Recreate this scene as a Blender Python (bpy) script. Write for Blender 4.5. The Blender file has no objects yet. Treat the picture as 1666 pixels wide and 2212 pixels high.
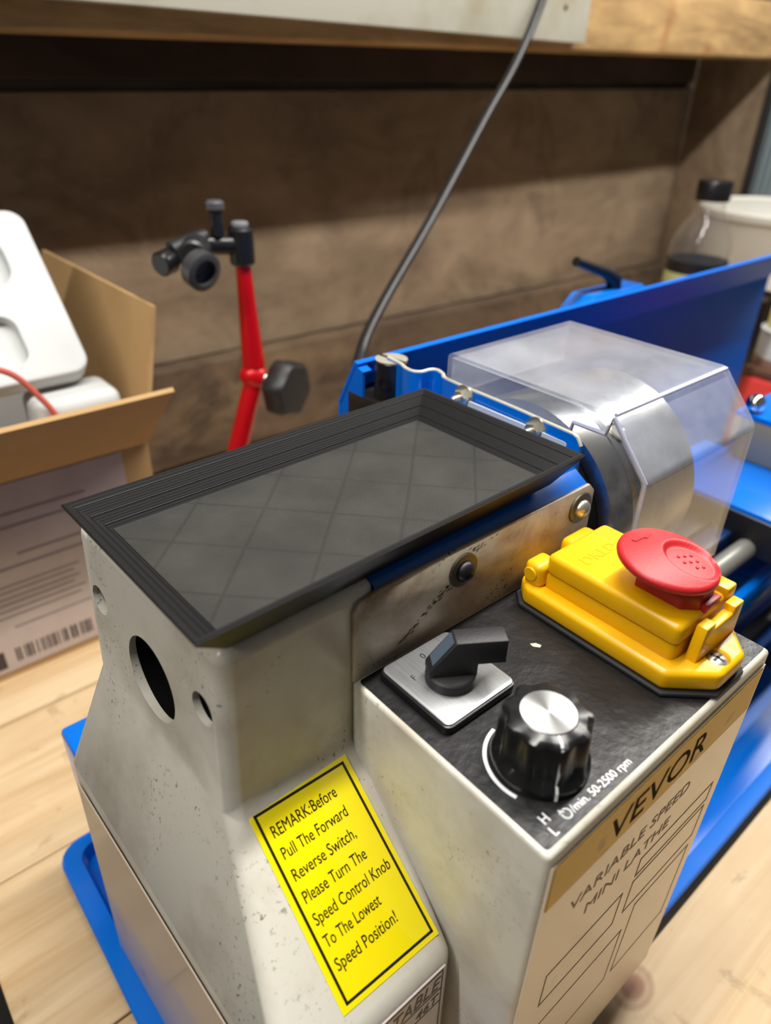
import bpy, bmesh, math, random
from mathutils import Vector, Matrix
random.seed(7)
S = 0.001          # all lengths below are millimetres
Z0 = 292.0         # bench top lies 292 mm under the lathe's control panel (z = 0 of the layout)
sc = bpy.context.scene
COL = sc.collection

# ------------------------------------------------------------------ camera, world, lights, exposure
def W(x, y, z): return Vector((x * S, y * S, (z + Z0) * S))
cam_d = bpy.data.cameras.new('camera'); cam = bpy.data.objects.new('camera', cam_d); COL.objects.link(cam)
FPX = 1525.0
cam_d.sensor_fit = 'VERTICAL'; cam_d.sensor_height = 36.0; cam_d.lens = FPX / 2212.0 * 36.0
cam_d.clip_start = 0.01; cam_d.clip_end = 50
cam.location = W(-134.5, -173.4, 217.0)
cam.rotation_euler = (Matrix.Rotation(-0.7190, 3, 'Z') @ Matrix.Rotation(1.0245, 3, 'X') @ Matrix.Rotation(0.0275, 3, 'Z')).to_euler()
cam_d.dof.use_dof = True; cam_d.dof.focus_distance = 0.335; cam_d.dof.aperture_fstop = cam_d.lens / 4.0
sc.camera = cam

world = bpy.data.worlds.new('world'); sc.world = world; world.use_nodes = True
bg = world.node_tree.nodes['Background']; bg.inputs[0].default_value = (1.0, 0.96, 0.90, 1); bg.inputs[1].default_value = 0.068

def area(name, loc, size, sizey, power, color, target):
    d = bpy.data.lights.new(name, 'AREA'); d.shape = 'RECTANGLE'; d.size = size; d.size_y = sizey
    d.energy = power; d.color = color
    o = bpy.data.objects.new(name, d); COL.objects.link(o); o.location = loc
    o.rotation_euler = (Vector(target) - Vector(loc)).to_track_quat('-Z', 'Y').to_euler()
    return o
# row of LED strip lamps hanging over the bench, parallel to the wall
for lx, lp in ((-900, 9.0), (320, 13.0), (1540, 13.0)):
    area('bench_strip_lamp', W(lx, 45, 915), 1.1, 0.05, lp, (1.0, 0.96, 0.90), W(lx, 45, -300))

sc.view_settings.view_transform = 'Standard'; sc.view_settings.look = 'None'
sc.view_settings.gamma = 1.0; sc.view_settings.use_curve_mapping = False
sc.view_settings.exposure = 0.62

# ------------------------------------------------------------------ materials
MATS = {}
def srgb(h):
    h = h.lstrip('#'); v = [int(h[i:i + 2], 16) / 255 for i in (0, 2, 4)]
    return tuple((c / 12.92 if c <= .04045 else ((c + .055) / 1.055) ** 2.4) for c in v) + (1.0,)
def col(c): return srgb(c) if isinstance(c, str) else (tuple(c) + (1.0,))[:4]
class NT:
    def __init__(self, name):
        self.m = bpy.data.materials.new(name); self.m.use_nodes = True
        self.t = self.m.node_tree; self.n = self.t.nodes; self.l = self.t.links
        self.p = self.n['Principled BSDF']; self.out = self.n['Material Output']
    def add(self, typ, **kw):
        n = self.n.new(typ)
        for k, v in kw.items():
            if k.startswith('i_'): n.inputs[int(k[2:])].default_value = v
            else: setattr(n, k, v)
        return n
    def link(self, a, b): self.l.new(a, b)
    def coords(self, scale=(1, 1, 1), rot=(0, 0, 0), world=False):
        mp = self.add('ShaderNodeMapping'); mp.inputs['Scale'].default_value = scale; mp.inputs['Rotation'].default_value = rot
        if world: g = self.add('ShaderNodeNewGeometry'); self.link(g.outputs['Position'], mp.inputs['Vector'])
        else:
            g = self.add('ShaderNodeTexCoord'); self.link(g.outputs['Object'], mp.inputs['Vector'])
        return mp.outputs[0]
    def noise(self, vec, scale, detail=4, rough=.55, dist=0):
        n = self.add('ShaderNodeTexNoise'); n.inputs['Scale'].default_value = scale; n.inputs['Detail'].default_value = detail
        n.inputs['Roughness'].default_value = rough; n.inputs['Distortion'].default_value = dist
        self.link(vec, n.inputs['Vector']); return n.outputs['Fac']
    def ramp(self, fac, stops):
        r = self.add('ShaderNodeValToRGB'); e = r.color_ramp.elements
        while len(e) < len(stops): e.new(0.5)
        for i, (p, c) in enumerate(stops): e[i].position = p; e[i].color = col(c)
        self.link(fac, r.inputs[0]); return r.outputs[0]
    def mix(self, fac, a, b, mode='MIX'):
        m = self.add('ShaderNodeMix', data_type='RGBA', blend_type=mode)
        for s, v in ((m.inputs[0], fac), (m.inputs[6], a), (m.inputs[7], b)):
            if hasattr(v, 'is_linked'): self.link(v, s)
            else: s.default_value = v if not isinstance(v, str) else srgb(v)
        return m.outputs[2]
    def bump(self, h, strength=.2, dist=.001):
        b = self.add('ShaderNodeBump'); b.inputs['Strength'].default_value = strength; b.inputs['Distance'].default_value = dist
        self.link(h, b.inputs['Height']); self.link(b.outputs[0], self.p.inputs['Normal'])
    def set(self, **kw):
        names = dict(rough='Roughness', metal='Metallic', coat='Coat Weight', coatr='Coat Roughness', spec='Specular IOR Level', aniso='Anisotropic', ior='IOR', trans='Transmission Weight', alpha='Alpha', sss='Subsurface Weight')
        for k, v in kw.items(): self.p.inputs[names[k]].default_value = v
    def base(self, c):
        if hasattr(c, 'is_linked'): self.link(c, self.p.inputs['Base Color'])
        else: self.p.inputs['Base Color'].default_value = col(c)

def M(name, base, rough=.5, metal=0, coat=0, dirt=None, bump=None, spec=.5, grain=None):
    """plain material; dirt=(colour, scale, lo, hi), bump=(scale, strength), grain=(scale xyz, lo/hi colours)"""
    if name in MATS: return MATS[name]
    k = NT(name); k.set(rough=rough, metal=metal, coat=coat, spec=spec); c = col(base)
    if dirt:
        v = k.coords()
        f = k.ramp(k.noise(v, dirt[1], 8, .65), [(dirt[2], (0, 0, 0)), (dirt[3], (1, 1, 1))])
        c = k.mix(f, c, col(dirt[0]))
    k.base(c)
    if bump: k.bump(k.noise(k.coords(), bump[0], 4), bump[1], .0006)
    MATS[name] = k.m; return k.m

def paint_cream():
    k = NT('cream_enamel'); v = k.coords(world=True)
    big = k.ramp(k.noise(v, 22, 6, .6), [(.45, (0, 0, 0)), (.72, (.65, .65, .65))])
    fine = k.ramp(k.noise(v, 420, 3, .6), [(.60, (0, 0, 0)), (.70, (.9, .9, .9))])
    patch = k.ramp(k.noise(v, 14, 5, .7, .4), [(.50, (0, 0, 0)), (.62, (1, 1, 1))])
    f2 = k.mix(1.0, fine, patch, 'MULTIPLY')
    c = k.mix(big, srgb('#c9c6ba'), srgb('#a09380'))
    c = k.mix(f2, c, srgb('#4a4238'))
    k.base(c); k.set(rough=.30, spec=.5)
    k.bump(k.noise(v, 260, 3), .10, .0004)
    MATS['cream'] = k.m; return k.m
CREAM = paint_cream()
def grubby():
    k = NT('grubby_cream_enamel'); v = k.coords(world=True)
    c = k.mix(k.ramp(k.noise(v, 26, 7, .65, .4), [(.44, (0, 0, 0)), (.66, (1, 1, 1))]), srgb('#bfb6a6'), srgb('#8f7c66'))
    fine = k.mix(1.0, k.ramp(k.noise(v, 500, 3), [(.55, (0, 0, 0)), (.68, (1, 1, 1))]), k.ramp(k.noise(v, 30, 5, .7, .6), [(.52, (0, 0, 0)), (.64, (1, 1, 1))]), 'MULTIPLY')
    k.base(k.mix(fine, c, srgb('#2f2923'))); k.set(rough=.33)
    return k.m
GRUB = grubby()
BLUE = M('blue_enamel', '#0068cf', .22, coat=.3, bump=(120, .05))
DBLUE = M('blue_sheet_paint', '#0560c6', .42, spec=.08, bump=(60, .06))
PLA = None
def printed_black(name, floor):
    k = NT(name); k.set(rough=.42, spec=.32)
    if floor:
        v = k.coords(rot=(0, 0, math.radians(46)))
        w = k.add('ShaderNodeTexWave', wave_type='BANDS', bands_direction='Y'); w.inputs['Scale'].default_value = 330; w.inputs['Distortion'].default_value = .4; w.inputs['Detail'].default_value = 1
        k.link(v, w.inputs['Vector'])
        w2 = k.add('ShaderNodeTexWave', wave_type='BANDS', bands_direction='X'); w2.inputs['Scale'].default_value = 330
        k.link(v, w2.inputs['Vector'])
        lines = []
        for ang, sca, ph in ((math.radians(46), 9.8, 0.6), (math.radians(-44), 9.8, 2.2)):
            vv = k.coords(rot=(0, 0, ang))
            w3 = k.add('ShaderNodeTexWave', wave_type='BANDS', bands_direction='X'); w3.inputs['Scale'].default_value = sca; w3.inputs['Phase Offset'].default_value = ph
            w3.inputs['Distortion'].default_value = 0.25
            k.link(vv, w3.inputs['Vector'])
            lines.append(k.ramp(w3.outputs['Fac'], [(0.0, (.34, .34, .34)), (.011, (0, 0, 0))]))
        l = k.mix(1.0, lines[0], lines[1], 'LIGHTEN')
        c = k.mix(k.ramp(k.noise(k.coords(), 30, 4), [(.4, (0, 0, 0)), (.7, (1, 1, 1))]), srgb('#2f2f2d'), srgb('#393936'))
        c = k.mix(l, c, srgb('#161616')); k.base(c)
        k.bump(k.mix(.5, w.outputs['Color'], w2.outputs['Color']), .35, .0003); k.set(rough=.40)
    else:
        v = k.coords()
        w = k.add('ShaderNodeTexWave', wave_type='BANDS', bands_direction='Z'); w.inputs['Scale'].default_value = 330; w.inputs['Distortion'].default_value = .6
        k.link(v, w.inputs['Vector'])
        k.base(srgb('#161617')); k.bump(w.outputs['Fac'], .10, .0003)
    MATS[name] = k.m; return k.m
PLA = printed_black('printed_black_plastic', False); PLAF = printed_black('printed_black_floor', True)
def panel_mat():
    k = NT('dark_panel_overlay'); v = k.coords()
    n = k.noise(v, 30, 6, .6, .3); f = k.noise(v, 900, 2, .6)
    c = k.mix(k.ramp(n, [(.40, (0, 0, 0)), (.70, (1, 1, 1))]), srgb('#0c0c0d'), srgb('#1c1b1d'))
    c = k.mix(k.ramp(f, [(.74, (0, 0, 0)), (.80, (.6, .6, .6))]), c, srgb('#97928c'))
    k.base(c); k.set(rough=.36, spec=.38); k.bump(k.noise(v, 70, 5, .6), .5, .0012)
    return k.m
PANEL = panel_mat()
YEL = M('yellow_plastic', '#dfa900', .34, dirt=('#6b5206', 55, .66, .84), spec=.5)
RED = M('red_plastic', '#b01c23', .45, bump=(700, .12))
BLK = M('black_plastic', '#161617', .30)
BLKM = M('black_matt_plastic', '#1c1c1d', .5, bump=(900, .2))
RUB = M('black_rubber', '#19191a', .65)
STK = M('yellow_sticker', '#f0de00', .12, coat=.8)
INK = M('black_ink', '#1c1a10', .25)
WHT = M('white_print', '#dfe3e3', .4)
STEEL = M('machined_steel', '#b9b7b1', .28, metal=1, dirt=('#5f5b55', 40, .5, .8))
ZINC = M('zinc_plate', '#cfcbbd', .30, metal=.9)
DSTEEL = M('dark_steel', '#26262b', .38, metal=.7)
ALU = None
def brushed():
    k = NT('brushed_aluminium'); v = k.coords(scale=(900, 40, 40), rot=(0, 0, math.radians(33)))
    n = k.noise(v, 1.0, 3)
    k.base(k.mix(n, srgb('#7d7f81'), srgb('#aaacad'))); k.set(metal=.75, rough=.38)
    return k.m
ALU = brushed()
def spun():
    k = NT('spun_aluminium'); t = k.add('ShaderNodeTangent', direction_type='RADIAL', axis='Z')
    k.base(srgb('#a6a7a6')); k.set(metal=1, rough=.38, aniso=.75); k.link(t.outputs[0], k.p.inputs['Tangent'])
    return k.m
SPUN = spun()
def clear(name, tint, haze, rough, hazecol='#c9cdd8', ior=1.5):
    k = NT(name); n = k.n
    tr = k.add('ShaderNodeBsdfTransparent'); tr.inputs[0].default_value = col(tint)
    gl = k.add('ShaderNodeBsdfGlossy'); gl.inputs['Roughness'].default_value = rough; gl.inputs[0].default_value = (1, 1, 1, 1)
    df = k.add('ShaderNodeBsdfDiffuse'); df.inputs[0].default_value = col(hazecol)
    fr = k.add('ShaderNodeFresnel'); 
    geo = k.add('ShaderNodeNewGeometry')          # same reflectance on the way in and on the way out of the thin sheet
    mr = k.add('ShaderNodeMapRange'); mr.inputs['To Min'].default_value = ior; mr.inputs['To Max'].default_value = 1 / ior
    k.link(geo.outputs['Backfacing'], mr.inputs['Value']); k.link(mr.outputs[0], fr.inputs[0])
    m1 = k.add('ShaderNodeMixShader'); m2 = k.add('ShaderNodeMixShader')
    hz = k.ramp(k.noise(k.coords(), 35, 6, .65), [(.3, (haze * .7,) * 3), (.75, (haze * 1.35,) * 3)])
    k.link(hz, m1.inputs[0]); k.link(tr.outputs[0], m1.inputs[1]); k.link(df.outputs[0], m1.inputs[2])
    k.link(fr.outputs[0], m2.inputs[0]); k.link(m1.outputs[0], m2.inputs[1]); k.link(gl.outputs[0], m2.inputs[2])
    k.link(m2.outputs[0], k.out.inputs[0]); n.remove(k.p)
    return k.m
CLEAR = clear('scuffed_clear_plastic', (.94, .96, .99), .15, .2, '#dfe3ee')
PET = clear('clear_bottle_plastic', (.95, .94, .91), .05, .06, ior=1.35)
FILM = clear('clear_bag_film', (.95, .95, .93), .25, .15)
def wood(name, c0, c1, c2, scale=(4, 40, 40), rough=.6, stains=None, knots=(), bump=.15, seedoff=0.0):
    k = NT(name); v = k.coords(scale=scale, world=True)
    off = k.add('ShaderNodeVectorMath', operation='ADD'); off.inputs[1].default_value = (seedoff, seedoff * 1.7, seedoff * .6)
    k.link(v, off.inputs[0]); v = off.outputs[0]
    n = k.noise(v, 1.0, 7, .6, .8)
    c = k.ramp(n, [(.30, c0), (.50, c1), (.72, c2)])
    v2 = k.coords(scale=(9, 14, 14), world=True)
    c = k.mix(k.ramp(k.noise(v2, 1.0, 4, .6), [(.45, (0, 0, 0)), (.75, (.5, .5, .5))]), c, col(c0))
    if stains:
        f = k.ramp(k.noise(k.coords(world=True), stains[1], 6, .65, .5), [(stains[2], (0, 0, 0)), (stains[3], (1, 1, 1))])
        c = k.mix(f, c, col(stains[0]))
    pos = k.add('ShaderNodeNewGeometry').outputs['Position']
    for (kx, ky, r) in knots:
        d = k.add('ShaderNodeVectorMath', operation='SUBTRACT'); d.inputs[1].default_value = W(kx, ky, -Z0); k.link(pos, d.inputs[0])
        sc_ = k.add('ShaderNodeVectorMath', operation='MULTIPLY'); sc_.inputs[1].default_value = (.75, 1.0, .0); k.link(d.outputs[0], sc_.inputs[0])
        ln = k.add('ShaderNodeVectorMath', operation='LENGTH'); k.link(sc_.outputs[0], ln.inputs[0])
        mm = k.add('ShaderNodeMath', operation='DIVIDE'); mm.inputs[1].default_value = r * S; k.link(ln.outputs['Value'], mm.inputs[0])
        f = k.ramp(mm.outputs[0], [(0, (1, 1, 1)), (.42, (.8, .8, .8)), (.6, (.35, .35, .35)), (.8, (.5, .5, .5)), (1.0, (0, 0, 0))])
        c = k.mix(f, c, srgb('#7a431d'))
    k.base(c); k.set(rough=rough, spec=.35); k.bump(n, bump, .001)
    return k.m
BENCHW = [wood('pine_bench_%d' % i, '#b4966d', '#c5ab86', '#d2bb98', (3.2, 55, 30), .5, stains=('#8c7453', 26, .60, .76), knots=((153, -107, 14),), seedoff=i * 3.1) for i in range(3)]
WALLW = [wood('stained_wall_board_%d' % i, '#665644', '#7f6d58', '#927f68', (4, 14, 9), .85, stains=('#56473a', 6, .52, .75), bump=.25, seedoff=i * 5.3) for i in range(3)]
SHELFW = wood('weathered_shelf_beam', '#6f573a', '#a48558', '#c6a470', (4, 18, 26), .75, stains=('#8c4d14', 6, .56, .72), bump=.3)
DARKW = wood('shade_darkened_board', '#2c211a', '#3d2f25', '#4a3a2d', (4, 14, 9), .85)  # shade under the shelf is put into this dark wood colour
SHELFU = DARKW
LOWW = wood('brown_lower_board', '#46382b', '#63513f', '#7d684f', (4, 14, 9), .85, stains=('#33281f', 7, .48, .66))  # brown board, with its partial shadow darkened into the colour too
def cardboard():
    k = NT('brown_cardboard'); v = k.coords(world=True)
    c = k.mix(k.noise(v, 18, 5), srgb('#a8865a'), srgb('#bb9a6c')); k.base(c); k.set(rough=.8, spec=.2)
    return k.m
CARD = cardboard()
LABEL = M('paper_label', '#b9aca6', .35, dirt=('#a2958e', 12, .45, .8), coat=.2)
PRINT = M('faint_grey_print', '#85797a', .5)
PRINTD = M('dark_label_print', '#3c3436', .5)
FOAM = M('white_foam', '#bfc2c2', .75, bump=(420, .25))
WPAINT = M('white_painted_board', '#aeac9e', .5, dirt=('#979078', 9, .5, .8))
REDPAINT = M('red_anodised', '#c10b16', .28, metal=.25)
CORD = M('black_cord', '#17171a', .35)
PVC = M('white_bucket_plastic', '#bab8b0', .5)

# ------------------------------------------------------------------ mesh helpers (millimetres, layout axes)
WORLD = {}
def finish(bm, bevel=0, seg=2, ang=30):
    bmesh.ops.remove_doubles(bm, verts=bm.verts, dist=1e-5)
    bmesh.ops.recalc_face_normals(bm, faces=bm.faces)
    if bevel:
        es = [e for e in bm.edges if len(e.link_faces) == 2 and e.calc_face_angle(0) > math.radians(ang)]
        bmesh.ops.bevel(bm, geom=es, offset=bevel, segments=seg, affect='EDGES', profile=.5, clamp_overlap=True)
    return bm
def new(): return bmesh.new()
def box(x0, x1, y0, y1, z0, z1, bm=None, bevel=0, seg=2):
    b = bmesh.new()
    vs = [b.verts.new((x, y, z)) for z in (z0, z1) for y in (y0, y1) for x in (x0, x1)]
    for f in ((0, 2, 3, 1), (4, 5, 7, 6), (0, 1, 5, 4), (2, 6, 7, 3), (0, 4, 6, 2), (1, 3, 7, 5)): b.faces.new([vs[i] for i in f])
    finish(b, bevel, seg)
    return join(bm, b)
def join(dst, src):
    if dst is None: return src
    me = bpy.data.meshes.new('t'); src.to_mesh(me); dst.from_mesh(me); bpy.data.meshes.remove(me); src.free(); return dst
def poly_prism(pts, axis, a, b_, bm=None, bevel=0, seg=2):
    """closed polygon given in the two axes other than `axis`, extruded from a to b_"""
    b = bmesh.new()
    def mk(p, t):
        if axis == 'x': return (t, p[0], p[1])
        if axis == 'y': return (p[0], t, p[1])
        return (p[0], p[1], t)
    A = [b.verts.new(mk(p, a)) for p in pts]; B = [b.verts.new(mk(p, b_)) for p in pts]
    b.faces.new(A); b.faces.new(B[::-1])
    n = len(pts)
    for i in range(n): b.faces.new((A[i], B[i], B[(i + 1) % n], A[(i + 1) % n]))
    finish(b, bevel, seg)
    return join(bm, b)
def frame_from(axis):
    w = Vector(axis).normalized(); u = w.orthogonal().normalized(); v = w.cross(u); return u, v, w
def lathe(profile, c, axis=(0, 0, 1), n=40, bm=None, cap0=True, cap1=True, radial=None):
    """profile: list of (radius, height); radial(angle, i) may scale the radius"""
    b = bmesh.new(); w = Vector(axis).normalized()
    if abs(w.z) > .99: u, v = Vector((1, 0, 0)), Vector((0, 1, 0)) * (1 if w.z > 0 else -1)
    else: u, v, w = frame_from(axis)
    rings = []
    for i, (r, h) in enumerate(profile):
        if r < 1e-6: rings.append([b.verts.new(Vector(c) + w * h)]); continue
        ring = []
        for k in range(n):
            a = 2 * math.pi * k / n; rr = r * (radial(a, i) if radial else 1)
            ring.append(b.verts.new(Vector(c) + u * (rr * math.cos(a)) + v * (rr * math.sin(a)) + w * h))
        rings.append(ring)
    for r0, r1 in zip(rings, rings[1:]):
        if len(r0) == 1 and len(r1) == 1: continue
        for k in range(n):
            k2 = (k + 1) % n
            if len(r0) == 1: b.faces.new((r0[0], r1[k], r1[k2]))
            elif len(r1) == 1: b.faces.new((r0[k], r0[k2], r1[0]))
            else: b.faces.new((r0[k], r0[k2], r1[k2], r1[k]))
    if cap0 and len(rings[0]) > 1: b.faces.new(rings[0][::-1])
    if cap1 and len(rings[-1]) > 1: b.faces.new(rings[-1])
    finish(b)
    return join(bm, b)
def cyl(c, r, h, axis=(0, 0, 1), n=32, bm=None, ch=0):
    pr = [(r, 0), (r, h)] if not ch else [(r - ch, 0), (r, ch), (r, h - ch), (r - ch, h)]
    return lathe(pr, c, axis, n, bm)
def tube(path, r, n=12, bm=None, closed=False):
    b = bmesh.new(); P = [Vector(p) for p in path]; rings = []; rr = r if isinstance(r, (list, tuple)) else [r] * len(P)
    prev = None
    for i, p in enumerate(P):
        if closed: t = P[(i + 1) % len(P)] - P[i - 1]
        else: t = (P[min(i + 1, len(P) - 1)] - P[max(i - 1, 0)])
        t.normalize()
        u = t.orthogonal().normalized() if prev is None else (prev - t * prev.dot(t)).normalized()
        prev = u; v = t.cross(u)
        rings.append([b.verts.new(p + u * rr[i] * math.cos(2 * math.pi * k / n) + v * rr[i] * math.sin(2 * math.pi * k / n)) for k in range(n)])
    m = len(rings)
    for i in range(m if closed else m - 1):
        for k in range(n): b.faces.new((rings[i][k], rings[i][(k + 1) % n], rings[(i + 1) % m][(k + 1) % n], rings[(i + 1) % m][k]))
    if not closed: b.faces.new(rings[0][::-1]); b.faces.new(rings[-1])
    finish(b)
    return join(bm, b)
def bez(pts, n=12):
    """Catmull-Rom through the points"""
    P = [Vector(p) for p in pts]; P = [P[0] * 2 - P[1]] + P + [P[-1] * 2 - P[-2]]; out = []
    for i in range(1, len(P) - 2):
        for k in range(n):
            t = k / n; a, b, c, d = P[i - 1], P[i], P[i + 1], P[i + 2]
            out.append(.5 * ((2 * b) + (c - a) * t + (2 * a - 5 * b + 4 * c - d) * t * t + (3 * b - a - 3 * c + d) * t ** 3))
    out.append(P[-2]); return out
def xform(bm, M_): bmesh.ops.transform(bm, matrix=M_, verts=bm.verts); return bm
def rrect(x0, x1, y0, y1, r, n=5):
    out = []
    for cx, cy, a0 in ((x1 - r, y1 - r, 0), (x0 + r, y1 - r, 90), (x0 + r, y0 + r, 180), (x1 - r, y0 + r, 270)):
        for k in range(n + 1):
            a = math.radians(a0 + 90 * k / n); out.append((cx + r * math.cos(a), cy + r * math.sin(a)))
    return out
def obj(name, bm, mat, parent=None, smooth=40, label=None, mats=None, wn=False):
    me = bpy.data.meshes.new(name)
    for v in bm.verts: v.co = W(*v.co)
    xs = [v.co for v in bm.verts]
    o0 = Vector(((min(v.x for v in xs) + max(v.x for v in xs)) / 2, (min(v.y for v in xs) + max(v.y for v in xs)) / 2, min(v.z for v in xs)))
    for v in bm.verts: v.co -= o0
    bm.to_mesh(me); bm.free()
    for mm in (mats or [mat]): me.materials.append(mm)
    if smooth:
        me.polygons.foreach_set('use_smooth', [True] * len(me.polygons))
        try: me.set_sharp_from_angle(angle=math.radians(smooth))
        except Exception: pass
    o = bpy.data.objects.new(name, me); COL.objects.link(o)
    WORLD[o] = o0
    if smooth and wn: md = o.modifiers.new('weighted_normal', 'WEIGHTED_NORMAL'); md.keep_sharp = True
    if parent is not None: o.parent = parent
    if label: o['label'] = label
    return o
def thing(name, label, cat, group=None):
    o = bpy.data.objects.new(name, None); COL.objects.link(o); o.empty_display_size = .02
    return tag(o, label, cat, group)
def tag(o, label, cat=None, group=None, kind=None):
    o['label'] = label
    if cat: o['category'] = cat
    if group: o['group'] = group
    if kind: o['kind'] = kind
    return o
def struct(o): o['kind'] = 'structure'; return o
def subtract(o, cutters):
    for c in cutters:
        md = o.modifiers.new('cut', 'BOOLEAN'); md.operation = 'DIFFERENCE'; md.solver = 'EXACT'; md.object = c
    # put everything at its world spot first
    o.location = WORLD[o]
    for c in cutters: c.location = WORLD[c]
    par = o.parent; o.parent = None
    bpy.context.view_layer.update()
    me = bpy.data.meshes.new_from_object(o.evaluated_get(bpy.context.evaluated_depsgraph_get()))
    o.modifiers.clear(); me.set_sharp_from_angle(angle=math.radians(35)); old = o.data; o.data = me; bpy.data.meshes.remove(old); o.parent = par
    for c in cutters:
        WORLD.pop(c); m = c.data; bpy.data.objects.remove(c); bpy.data.meshes.remove(m)
    return o
def text_bm(s, size, loc, xd, yd, sx=1.0, shear=0, extrude=.12, offset=0, align='LEFT'):
    cu = bpy.data.curves.new('t', 'FONT'); cu.body = s; cu.size = size; cu.extrude = extrude; cu.shear = shear; cu.offset = offset; cu.align_x = align
    cu.resolution_u = 3
    o = bpy.data.objects.new('t', cu); COL.objects.link(o); bpy.context.view_layer.update()
    me = bpy.data.meshes.new_from_object(o.evaluated_get(bpy.context.evaluated_depsgraph_get()))
    b = bmesh.new(); b.from_mesh(me)
    bpy.data.objects.remove(o); bpy.data.meshes.remove(me); bpy.data.curves.remove(cu)
    X = Vector(xd).normalized(); Y = Vector(yd).normalized(); N = X.cross(Y)
    for v in b.verts: v.co = Vector(loc) + X * (v.co.x * sx) + Y * v.co.y + N * v.co.z
    return b

# ------------------------------------------------------------------ setting: floor, walls, side post, shelf
struct(obj('floor', box(-3000, 4000, -3000, 1200, -1160, -1140), M('dark_concrete', '#3b3833', .8, dirt=('#24221f', 3, .4, .7))))
YB = 780   # face of the upper wall boards
wb = struct(obj('wall_back', box(-1500, 2600, YB + 22, YB + 60, -1139, 1400), WALLW[2]))
def plank(x0, x1, y0, y1, zl0, zl1, zr0, zr1, name, mat, parent):
    b = bmesh.new()
    q = [(x0, y0, zl0), (x1, y0, zr0), (x1, y0, zr1), (x0, y0, zl1), (x0, y1, zl0), (x1, y1, zr0), (x1, y1, zr1), (x0, y1, zl1)]
    vs = [b.verts.new(p) for p in q]
    for f in ((0, 1, 2, 3), (5, 4, 7, 6), (4, 0, 3, 7), (1, 5, 6, 2), (3, 2, 6, 7), (4, 5, 1, 0)): b.faces.new([vs[i] for i in f])
    finish(b, 1.5, 1)
    return obj(name, b, mat, parent, smooth=0)
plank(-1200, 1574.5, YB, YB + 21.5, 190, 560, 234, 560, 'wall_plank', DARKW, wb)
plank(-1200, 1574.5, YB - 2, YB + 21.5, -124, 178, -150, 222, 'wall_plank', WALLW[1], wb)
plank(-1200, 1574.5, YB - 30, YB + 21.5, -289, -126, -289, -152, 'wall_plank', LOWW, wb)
struct(obj('wall_side', box(1575, 1600, 613, YB - 3, -291, 900, bevel=2), WALLW[0]))
struct(obj('trim_1', box(1572, 1600, 604, 612.8, -291, 900, bevel=1), M('black_edge_strip', '#161412', .6)))
# ribbed grey-blue sheet beyond the wooden side board
rib = []
for i in range(60):
    y = 310 + i * 8; rib += [(1760 + (7 if i % 2 else -7), y)]
b = poly_prism(rib + [(1775, 782), (1775, 310)], 'z', -291, 900)
struct(tag(obj('wall_right', b, M('grey_blue_ribbed_sheet', '#8d9aa0', .45), smooth=60), 'ribbed grey-blue sheet behind the white bucket'))
# shelf: a rough beam with the shelf slab behind it
def zs(x): return 246 + (x - 85) * .0187
sh = thing('wall_shelf', 'rough wooden shelf beam above the bench, running along the wall', 'shelf')
b = bmesh.new()
q = [(-900, 593, zs(-900) + 3), (1574, 593, zs(1574) + 3), (1574, 593, zs(1574) + 92), (-900, 593, zs(-900) + 92), (-900, 642, zs(-900)), (1574, 642, zs(1574)), (1574, 642, zs(1574) + 92), (-900, 642, zs(-900) + 92)]
vs = [b.verts.new(p) for p in q]
for f in ((0, 1, 2, 3), (5, 4, 7, 6), (4, 0, 3, 7), (1, 5, 6, 2), (3, 2, 6, 7), (4, 5, 1, 0)): b.faces.new([vs[i] for i in f])
finish(b, 5, 2); obj('front_beam', b, SHELFW, sh)
b = bmesh.new()
q = [(-900, 642.5, zs(-900) + 34), (1574, 642.5, zs(1574) + 34), (1574, 642.5, zs(1574) + 60), (-900, 642.5, zs(-900) + 60), (-900, 779, zs(-900) + 34), (1574, 779, zs(1574) + 34), (1574, 779, zs(1574) + 60), (-900, 779, zs(-900) + 60)]
vs = [b.verts.new(p) for p in q]
for f in ((0, 1, 2, 3), (5, 4, 7, 6), (4, 0, 3, 7), (1, 5, 6, 2), (3, 2, 6, 7), (4, 5, 1, 0)): b.faces.new([vs[i] for i in f])
finish(b, 2, 1); obj('shelf_board', b, SHELFU, sh)
wbd = thing('white_board', 'white painted board fixed to the front of the shelf beam', 'board')
obj('board', box(60, 877, 572, 592.5, 271.5, 480, bevel=1.5), WPAINT, wbd)
obj('screw', cyl((821, 572.3, 311), 3.2, 1.6, (0, -1, 0), 14), M('rusty_screw', '#5c4630', .6, metal=.5), wbd, label='small rusty screw head')

# ------------------------------------------------------------------ workbench of pine planks
bench = thing('workbench', 'pale pine workbench of long planks under the lathe', 'workbench')
yy = [-420, -235, -40, 91, 232, 388, 545, 748]
for i, (a, c) in enumerate(zip(yy, yy[1:])):
    obj('plank', box(-166, 1750, a + .5, c - .5, -334, -292 - (.0 if i % 2 else .5), bevel=1.6, seg=2), BENCHW[i % 3], bench, smooth=0)
for x in (-120, 1600):
    for y in (-380, 690): obj('leg', box(x, x + 90, y, y + 55, -1140, -334, bevel=2), BENCHW[0], bench, smooth=0)
obj('apron', box(-120, 1690, -400, -380.2, -440, -334, bevel=2), BENCHW[1], bench, smooth=0)

# ================================================================== the mini lathe
L = thing('mini_lathe', 'cream and blue mini metal lathe with yellow stop switch and clear chuck guard', 'lathe')
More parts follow.
